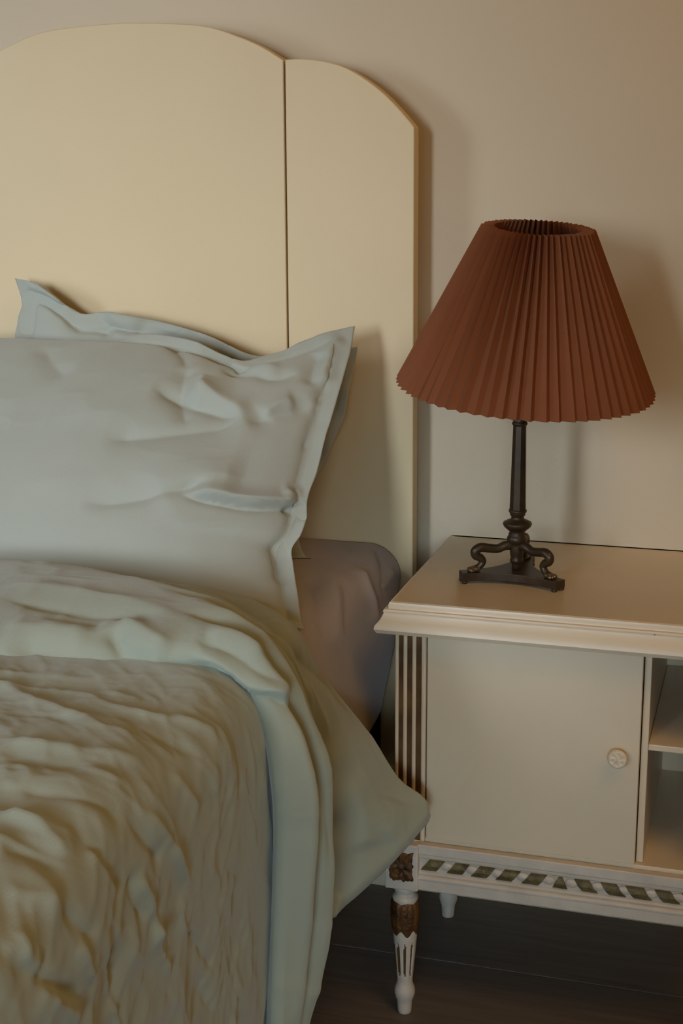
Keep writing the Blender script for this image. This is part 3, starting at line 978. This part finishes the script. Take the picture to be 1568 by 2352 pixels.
# apron with carved ribbon
AY = -0.3735
box('ledge', (0.060, AY + 0.001, 0.262), (WN - 0.060, FY + 0.006, 0.2725), M_CREAM, night, 0.001)
def apron():
    x0, x1 = 0.0585, WN - 0.0585
    # (y, z) section from top to bottom
    sec = [(AY + 0.012, 0.2735), (AY + 0.001, 0.2735), (AY, 0.2725), (AY, 0.2605), (AY + 0.002, 0.2595), (AY + 0.0035, 0.2575), (AY + 0.0035, 0.2555), (AY + 0.0015, 0.2545), (AY + 0.003, 0.2530),
           (AY + 0.0055, 0.2515), (AY + 0.0055, 0.2335), (AY + 0.003, 0.2322), (AY + 0.0012, 0.2305), (AY + 0.0018, 0.2285), (AY + 0.003, 0.2275), (AY + 0.0005, 0.2262), (AY - 0.001, 0.2242), (AY - 0.001, 0.2225), (AY + 0.0015, 0.2212), (AY, 0.2200), (AY, 0.2065), (AY + 0.001, 0.2055), (AY + 0.012, 0.2055)]
    V, Fc = [], []
    for y, z in sec:
        V += [(x0, y, z), (x1, y, z)]
    n = len(sec)
    for i in range(n - 1):
        Fc.append((2 * i, 2 * i + 2, 2 * i + 3, 2 * i + 1))
    Fc.append((2 * n - 2, 0, 1, 2 * n - 1))
    Fc.append(tuple(2 * i for i in range(n - 1, -1, -1)))
    Fc.append(tuple(2 * i + 1 for i in range(n)))
    return mesh('apron', V, Fc, M_WHITE, night)
apr = apron()
def px_at(o):
    o.parent = apr
    o.matrix_parent_inverse = Matrix.Translation(-night.location)
    return o
CX = WN / 2
zc = 0.2425
hz = 0.0088
pitch = 0.0352
def ribbon_prism(name, pts4, depth, mat):
    # rounded cross-section across z
    V, Fc = [], []
    (bl, br, tr, tl) = pts4
    n = 7
    for q in range(n):
        f = q / (n - 1)
        y = AY + 0.0056 - depth * (math.sin(math.pi * f) ** 0.6) - 0.0003 * (q == 3)
        xl = bl[0] * (1 - f) + tl[0] * f
        xr_ = br[0] * (1 - f) + tr[0] * f
        z = bl[1] * (1 - f) + tl[1] * f
        V += [(xl, y, z), (xr_, y, z)]
    for q in range(n - 1):
        Fc.append((2 * q, 2 * q + 1, 2 * q + 3, 2 * q + 2))
    Fc.append(tuple(2 * q for q in range(n)))
    Fc.append(tuple(2 * q + 1 for q in range(n - 1, -1, -1)))
    Fc.append((2 * n - 2, 2 * n - 1, 1, 0))
    return px_at(mesh(name, V, Fc, mat, None))
rr = random.Random(11)
for k in range(-5, 6):
    c = CX + k * pitch
    j = rr.uniform(-0.0012, 0.0012)
    if k == 0:
        p4 = [(c - 0.0105, zc - hz), (c + 0.0105, zc - hz), (c + 0.003, zc + hz), (c - 0.002, zc + hz)]
    else:
        s = 0.0065 if k < 0 else -0.0065
        w = 0.0105 + rr.uniform(-0.0008, 0.0012)
        p4 = [(c - w - s + j, zc - hz), (c + w - s + j, zc - hz), (c + w + s, zc + hz), (c - w + s + j, zc + hz)]
    ribbon_prism('ribbon_turn', p4, 0.0045, M_RIBBON)
    if k < 5:
        c2 = c + pitch / 2 + (0.002 if k < 0 else -0.002)
        V, Fc = [], []
        for a in range(5):
            th = a / 4 * math.pi / 2
            for b_ in range(14):
                ph = 2 * math.pi * b_ / 14
                V.append((c2 + 0.0092 * math.cos(th) * math.cos(ph), AY + 0.0058 - 0.0042 * math.sin(th), zc + 0.0015 + 0.0066 * math.cos(th) * math.sin(ph)))
        for a in range(4):
            for b_ in range(14):
                b2 = (b_ + 1) % 14
                Fc.append((a * 14 + b_, a * 14 + b2, (a + 1) * 14 + b2, (a + 1) * 14 + b_))
        Fc.append(tuple(range(13, -1, -1)))
        px_at(mesh('ribbon_bead', V, Fc, M_WHITE, None, True))

# legs with carved corner blocks
def carved_block(x0, front):
    yb0, yb1 = (AY - 0.004, AY + 0.044)
    if not front:
        yb0, yb1 = -0.092, -0.044
    blk = box('corner_block', (x0, yb0, 0.2035), (x0 + 0.0475, yb1, 0.2725), M_WHITE, night, 0.0022, 2)
    if not front:
        return
    # carved rosette panel: height-field
    n = 26
    cx_, cz_ = x0 + 0.0235, 0.2395
    w, h = 0.0166, 0.0215
    V, Fc = [], []
    for i in range(n + 1):
        for q in range(n + 1):
            s, t = 2 * q / n - 1, 2 * i / n - 1
            rad = math.hypot(s, t)
            ang = math.atan2(t, s)
            edge = 1 + 0.05 * math.sin(ang * 9 + 1) + 0.04 * math.sin(ang * 17)
            hgt = 0.0016 + 0.0016 * abs(math.cos(ang * 2)) * min(1, rad * 2) + 0.0014 * math.cos(ang * 8) * min(1, rad * 1.5) + 0.0022 * max(0, 1 - rad * 3.2)
            fall = max(0, 1 - max(abs(s), abs(t)) ** 8)
            V.append((cx_ + s * w * edge, yb0 - max(0.0002, hgt * fall), cz_ + t * h * edge))
    for i in range(n):
        for q in range(n):
            a = i * (n + 1) + q
            Fc.append((a, a + 1, a + n + 2, a + n + 1))
    o = mesh('carved_rosette', V, Fc, M_GILT, None, True)
    o.parent = blk
    o.matrix_parent_inverse = Matrix.Translation(-night.location)

def leg(cx_, cy_):
    prof = [(0.0145, 0.2045), (0.0150, 0.2000), (0.0160, 0.1970), (0.0158, 0.1940), (0.0142, 0.1918), (0.0140, 0.1895), (0.0152, 0.1875), (0.0176, 0.1855), (0.0184, 0.1825), (0.0180, 0.1795), (0.0168, 0.1765), (0.0160, 0.1730),
            (0.0172, 0.1300), (0.0168, 0.1200), (0.0112, 0.0540), (0.0110, 0.0505), (0.0118, 0.0460), (0.0140, 0.0405), (0.0149, 0.0355), (0.0148, 0.0310), (0.0132, 0.0250), (0.0113, 0.0205), (0.0109, 0.0180), (0.0108, 0.0160), (0.0098, 0.0020), (0.0090, 0.0)]
    prof = prof[::-1]
    fine = []
    for (r1, z1), (r2, z2) in zip(prof[:-1], prof[1:]):
        k = max(1, int(abs(z2 - z1) / 0.004))
        for q in range(k):
            f = q / k
            fine.append((r1 + (r2 - r1) * f, z1 + (z2 - z1) * f))
    fine.append(prof[-1])
    seg = 72
    NF = 9
    a0 = -math.pi / 2 - 0.10
    def hole(a, z):
        q = ((a - a0) / (2 * math.pi) * NF) % 1.0
        d = abs(q - 0.5)
        if 0.060 < z < 0.115:
            e = min(1, (z - 0.060) / 0.006, (0.115 - z) / 0.006)
            return max(0.0, 1 - d / (0.17 * math.sqrt(max(e, 0.01)))) > 0
        return False
    V, Fc, mi = [], [], []
    for r, z in fine:
        for k in range(seg):
            a = 2 * math.pi * k / seg
            rr_ = r * (0.90 if hole(a, z) else 1.0)
            V.append((cx_ + rr_ * math.cos(a), cy_ + rr_ * math.sin(a), z))
    for i in range(len(fine) - 1):
        for k in range(seg):
            k2 = (k + 1) % seg
            Fc.append((i * seg + k, i * seg + k2, (i + 1) * seg + k2, (i + 1) * seg + k))
            zm = (fine[i][1] + fine[i + 1][1]) / 2
            mi.append(1 if hole(2 * math.pi * (k + 0.5) / seg, zm) else 0)
    Fc.append(tuple(range(seg - 1, -1, -1)))
    Fc.append(tuple((len(fine) - 1) * seg + k for k in range(seg)))
    mi += [0, 0]
    o = mesh('leg', V, Fc, [M_WHITE, M_GROOVE], night, True)
    o.data.polygons.foreach_set('material_index', mi)
    # acanthus sleeve
    seg = 64
    zs = np.linspace(0, 1, 15)
    V, Fc = [], []
    for f in zs:
        for k in range(seg):
            a = 2 * math.pi * k / seg
            leaf = math.cos(a * 6 + 0.6)
            top = 0.1795 + 0.0022 * leaf
            bot = 0.1285 - 0.0045 * leaf
            z = top + (bot - top) * f
            r = 0.0186 + 0.0012 * math.sin(math.pi * f) + 0.0010 * abs(math.sin(a * 6 + 0.6)) - 0.0008 * math.cos(a * 18) * (1 - f)
            r -= 0.0012 * f ** 3
            if f in (0.0, 1.0):
                r = 0.0158
            V.append((cx_ + r * math.cos(a), cy_ + r * math.sin(a), z))
    for i in range(len(zs) - 1):
        for k in range(seg):
            k2 = (k + 1) % seg
            Fc.append((i * seg + k2, i * seg + k, (i + 1) * seg + k, (i + 1) * seg + k2))
    s_ = mesh('acanthus_sleeve', V, Fc, M_GILT, None, True)
    s_.parent = o
    s_.matrix_parent_inverse = Matrix.Translation(-night.location)
LX = 0.0365
carved_block(0.0125, True)
carved_block(WN - 0.0600, True)
carved_block(0.0125, False)
carved_block(WN - 0.0600, False)
for lx in (LX, WN - LX):
    for ly in (AY + 0.020, -0.068):
        leg(lx, ly)
box('side_apron', (0.020, AY + 0.044, 0.206), (0.036, -0.092, 0.2725), M_WHITE, night, 0.001)
box('side_apron', (WN - 0.036, AY + 0.044, 0.206), (WN - 0.020, -0.092, 0.2725), M_WHITE, night, 0.001)
pt = at(1503, 1458, z=0.6192)
lathe('nail_hole', [(0.0012, 0.6191), (0.0012, 0.6193), (0.0006, 0.6195)], pt[0], pt[1], M_DARKGAP, night, 10)

# ------------------------------------------------------------------ table lamp
TZ = 0.6192
LCX, LCY = 0.160, -0.219
lamp = thing('table_lamp', (LCX, LCY, TZ), 'bronze tripod table lamp with pleated terracotta paper shade on the nightstand', 'lamp')
dirs = [math.radians(a) for a in (206, 328, 88)]
RC = 0.0800
def base_outline():
    out = []
    corners = [(LCX + RC * math.cos(a), LCY + RC * math.sin(a), a) for a in dirs]
    for i in range(3):
        x, y, a = corners[i]
        x2, y2, a2 = corners[(i + 1) % 3]
        t = a + math.pi / 2
        w = 0.0105
        c1 = (x - w * math.cos(t), y - w * math.sin(t))
        c2 = (x + w * math.cos(t), y + w * math.sin(t))
        out += [c1, c2]
        t2 = a2 + math.pi / 2
        e = (x2 - w * math.cos(t2), y2 - w * math.sin(t2))
        mx, my = (c2[0] + e[0]) / 2, (c2[1] + e[1]) / 2
        inx, iny = LCX - mx, LCY - my
        L = math.hypot(inx, iny)
        for k in range(1, 14):
            f = k / 14
            s = 0.0200 * (1 - (2 * f - 1) ** 2)
            out.append((c2[0] + (e[0] - c2[0]) * f + inx / L * s, c2[1] + (e[1] - c2[1]) * f + iny / L * s))
    return out
ol = base_outline()
n = len(ol)
z0, z1 = TZ + 0.0035, TZ + 0.0150
V = [(x, y, z0) for x, y in ol] + [(x, y, z1) for x, y in ol]
Fc = [tuple(range(n - 1, -1, -1)), tuple(range(n, 2 * n))] + [(i, (i + 1) % n, n + (i + 1) % n, n + i) for i in range(n)]
plate = bevel(mesh('base_plate', V, Fc, M_BRONZE, lamp), 0.0010, 2)
for a in dirs:
    for s in (-1, 1):
        t = a + math.pi / 2
        fx = LCX + (RC - 0.004) * math.cos(a) + s * 0.007 * math.cos(t)
        fy = LCY + (RC - 0.004) * math.sin(a) + s * 0.007 * math.sin(t)
        lathe('foot', [(0.0026, TZ), (0.0042, TZ + 0.0010), (0.0044, TZ + 0.0025), (0.0034, TZ + 0.0040)], fx, fy, M_BRONZE, lamp, 14)
stem = [(0.0066, z1 - 0.001), (0.0064, z1 + 0.006), (0.0070, z1 + 0.009), (0.0092, z1 + 0.012), (0.0094, z1 + 0.014), (0.0082, z1 + 0.0165), (0.0094, 0.656), (0.0100, 0.668), (0.0096, 0.671), (0.0122, 0.673), (0.0140, 0.676), (0.0142, 0.680), (0.0122, 0.6835), (0.0115, 0.6845), (0.0122, 0.6858),
        (0.0100, 0.6880), (0.0140, 0.6920), (0.0185, 0.6960), (0.0203, 0.6995), (0.0196, 0.7020), (0.0150, 0.7045), (0.0100, 0.7062), (0.0088, 0.7090), (0.0092, 0.7115), (0.0108, 0.7125), (0.0104, 0.7145), (0.0126, 0.7175), (0.0124, 0.7200), (0.0100, 0.7210)]
lathe('stem', stem, LCX, LCY, M_BRONZE, lamp, 36)
col = [(0.0116, 0.7205), (0.0112, 0.735), (0.0092, 0.8385)]
lathe('column', col, LCX, LCY, M_BRONZE, lamp, 8, False, True)
cap = [(0.0090, 0.8380), (0.0104, 0.8395), (0.0108, 0.8415), (0.0100, 0.8435), (0.0092, 0.8440), (0.0094, 0.8455), (0.0084, 0.8500), (0.0064, 0.8535), (0.0060, 0.862)]
lathe('capital', cap, LCX, LCY, M_BRONZE, lamp, 28)
lathe('lamp_holder', [(0.0060, 0.8615), (0.0160, 0.865), (0.0175, 0.885), (0.0175, 0.915), (0.0150, 0.920)], LCX, LCY, M_BRONZE, lamp, 24)
def animal_leg(a):
    rz = [(0.004, 0.6665), (0.016, 0.6680), (0.027, 0.6640), (0.040, 0.6650), (0.052, 0.6665), (0.0595, 0.6620), (0.0590, 0.6555), (0.0520, 0.6515), (0.0490, 0.6470), (0.0510, 0.6420), (0.0550, 0.6385), (0.0605, 0.6372)]
    rad = [0.0062, 0.0066, 0.0062, 0.0062, 0.0064, 0.0066, 0.0064, 0.0060, 0.0056, 0.0050, 0.0048, 0.0040]
    pts = [(LCX + r * math.cos(a), LCY + r * math.sin(a), z + 0.0015) for r, z in rz]
    o = tube('leg', pts, rad, M_BRONZE, lamp, 14)
    # lion paw: palm and four toes
    V, Fc = [], []
    t = a + math.pi / 2
    def ball(r, s, z, rx, ry, rz_):
        b0 = len(V)
        for i in range(1, 6):
            th = math.pi * i / 6
            for k in range(10):
                ph = 2 * math.pi * k / 10
                lr, ls, lz = r + rx * math.sin(th) * math.cos(ph), s + ry * math.sin(th) * math.sin(ph), z + rz_ * math.cos(th)
                V.append((LCX + lr * math.cos(a) + ls * math.cos(t), LCY + lr * math.sin(a) + ls * math.sin(t), lz))
        for i in range(4):
            for k in range(10):
                k2 = (k + 1) % 10
                Fc.append((b0 + i * 10 + k, b0 + (i + 1) * 10 + k, b0 + (i + 1) * 10 + k2, b0 + i * 10 + k2))
        Fc.append(tuple(b0 + k for k in range(10)))
        Fc.append(tuple(b0 + 40 + k for k in range(9, -1, -1)))
    ball(0.059, 0, z1 + 0.0038, 0.0085, 0.0072, 0.0046)
    for s in (-0.0060, -0.0021, 0.0021, 0.0060):
        ball(0.0662 - abs(s) * 0.25, s, z1 + 0.0026, 0.0048, 0.0022, 0.0030)
    p = mesh('paw', V, Fc, M_BRONZE_W, None, True)
    p.parent = o
    p.matrix_parent_inverse = Matrix.Translation(-lamp.location)
for a in dirs:
    animal_leg(a)

def shade():
    cb = np.array([0.1670, LCY, 0.8915])
    ct = np.array([0.1800, LCY - 0.006, 1.1065])
    ax = (ct - cb) / np.linalg.norm(ct - cb)
    tilt_f = 0.068
    ax = ax + tilt_f * np.array([0.20, -0.98, 0])
    ax /= np.linalg.norm(ax)
    Hh = np.linalg.norm(ct - cb)
    cb[1] = LCY + 0.004
    cb[0] -= 0.002
    ct = cb + ax * Hh
    e1 = np.cross(np.array([0, 1.0, 0]), ax)
    e1 /= np.linalg.norm(e1)
    e2 = np.cross(ax, e1)
    NP = 60
    rows = 14
    V, Fc = [], []
    rg = random.Random(5)
    jit = [rg.uniform(-0.16, 0.16) for _ in range(2 * NP)]
    jr = [rg.uniform(-0.0009, 0.0009) for _ in range(2 * NP)]
    for i in range(rows):
        f = i / (rows - 1)
        R = 0.1720 + (0.0655 - 0.1720) * f
        d = 0.0070 + (0.0150 - 0.0070) * f
        c = cb + ax * Hh * f
        for k in range(2 * NP):
            a = 2 * math.pi * (k + jit[k] + 0.24 * (-1 if k % 2 else 1)) / (2 * NP)
            r = R + (d / 2 if k % 2 == 0 else -d / 2) + jr[k] * (1 + f)
            V.append(c + r * (math.cos(a) * e1 + math.sin(a) * e2))
    for i in range(rows - 1):
        for k in range(2 * NP):
            k2 = (k + 1) % (2 * NP)
            Fc.append((i * 2 * NP + k, i * 2 * NP + k2, (i + 1) * 2 * NP + k2, (i + 1) * 2 * NP + k))
    o = mesh('lamp_shade', V, Fc, M_SHADE, lamp)
    sd = o.modifiers.new('thickness', 'SOLIDIFY')
    sd.thickness = 0.0006
    sd.offset = 0
    # wire carrier: ring under the top and three spokes, and the two-armed harp
    rc = ct - ax * 0.030
    ring = [rc + 0.060 * (math.cos(q) * e1 + math.sin(q) * e2) for q in np.linspace(0, 2 * math.pi, 25)]
    w = tube('wire_ring', ring, [0.0012], M_WIRE, lamp, 6, 72)
    for q in (0.3, 2.4, 4.5):
        s_ = tube('wire_spoke', [rc, rc + 0.03 * (math.cos(q) * e1 + math.sin(q) * e2), rc + 0.060 * (math.cos(q) * e1 + math.sin(q) * e2)], [0.0012], M_WIRE, lamp, 6)
    for s in (-1, 1):
        b0 = np.array([LCX, LCY, 0.905]) + s * 0.016 * e1
        tube('harp', [b0, b0 + s * 0.030 * e1 + ax * 0.05, rc - ax * 0.035 + s * 0.034 * e1, rc + ax * 0.002], [0.0014], M_WIRE, lamp, 6, 30)
shade()
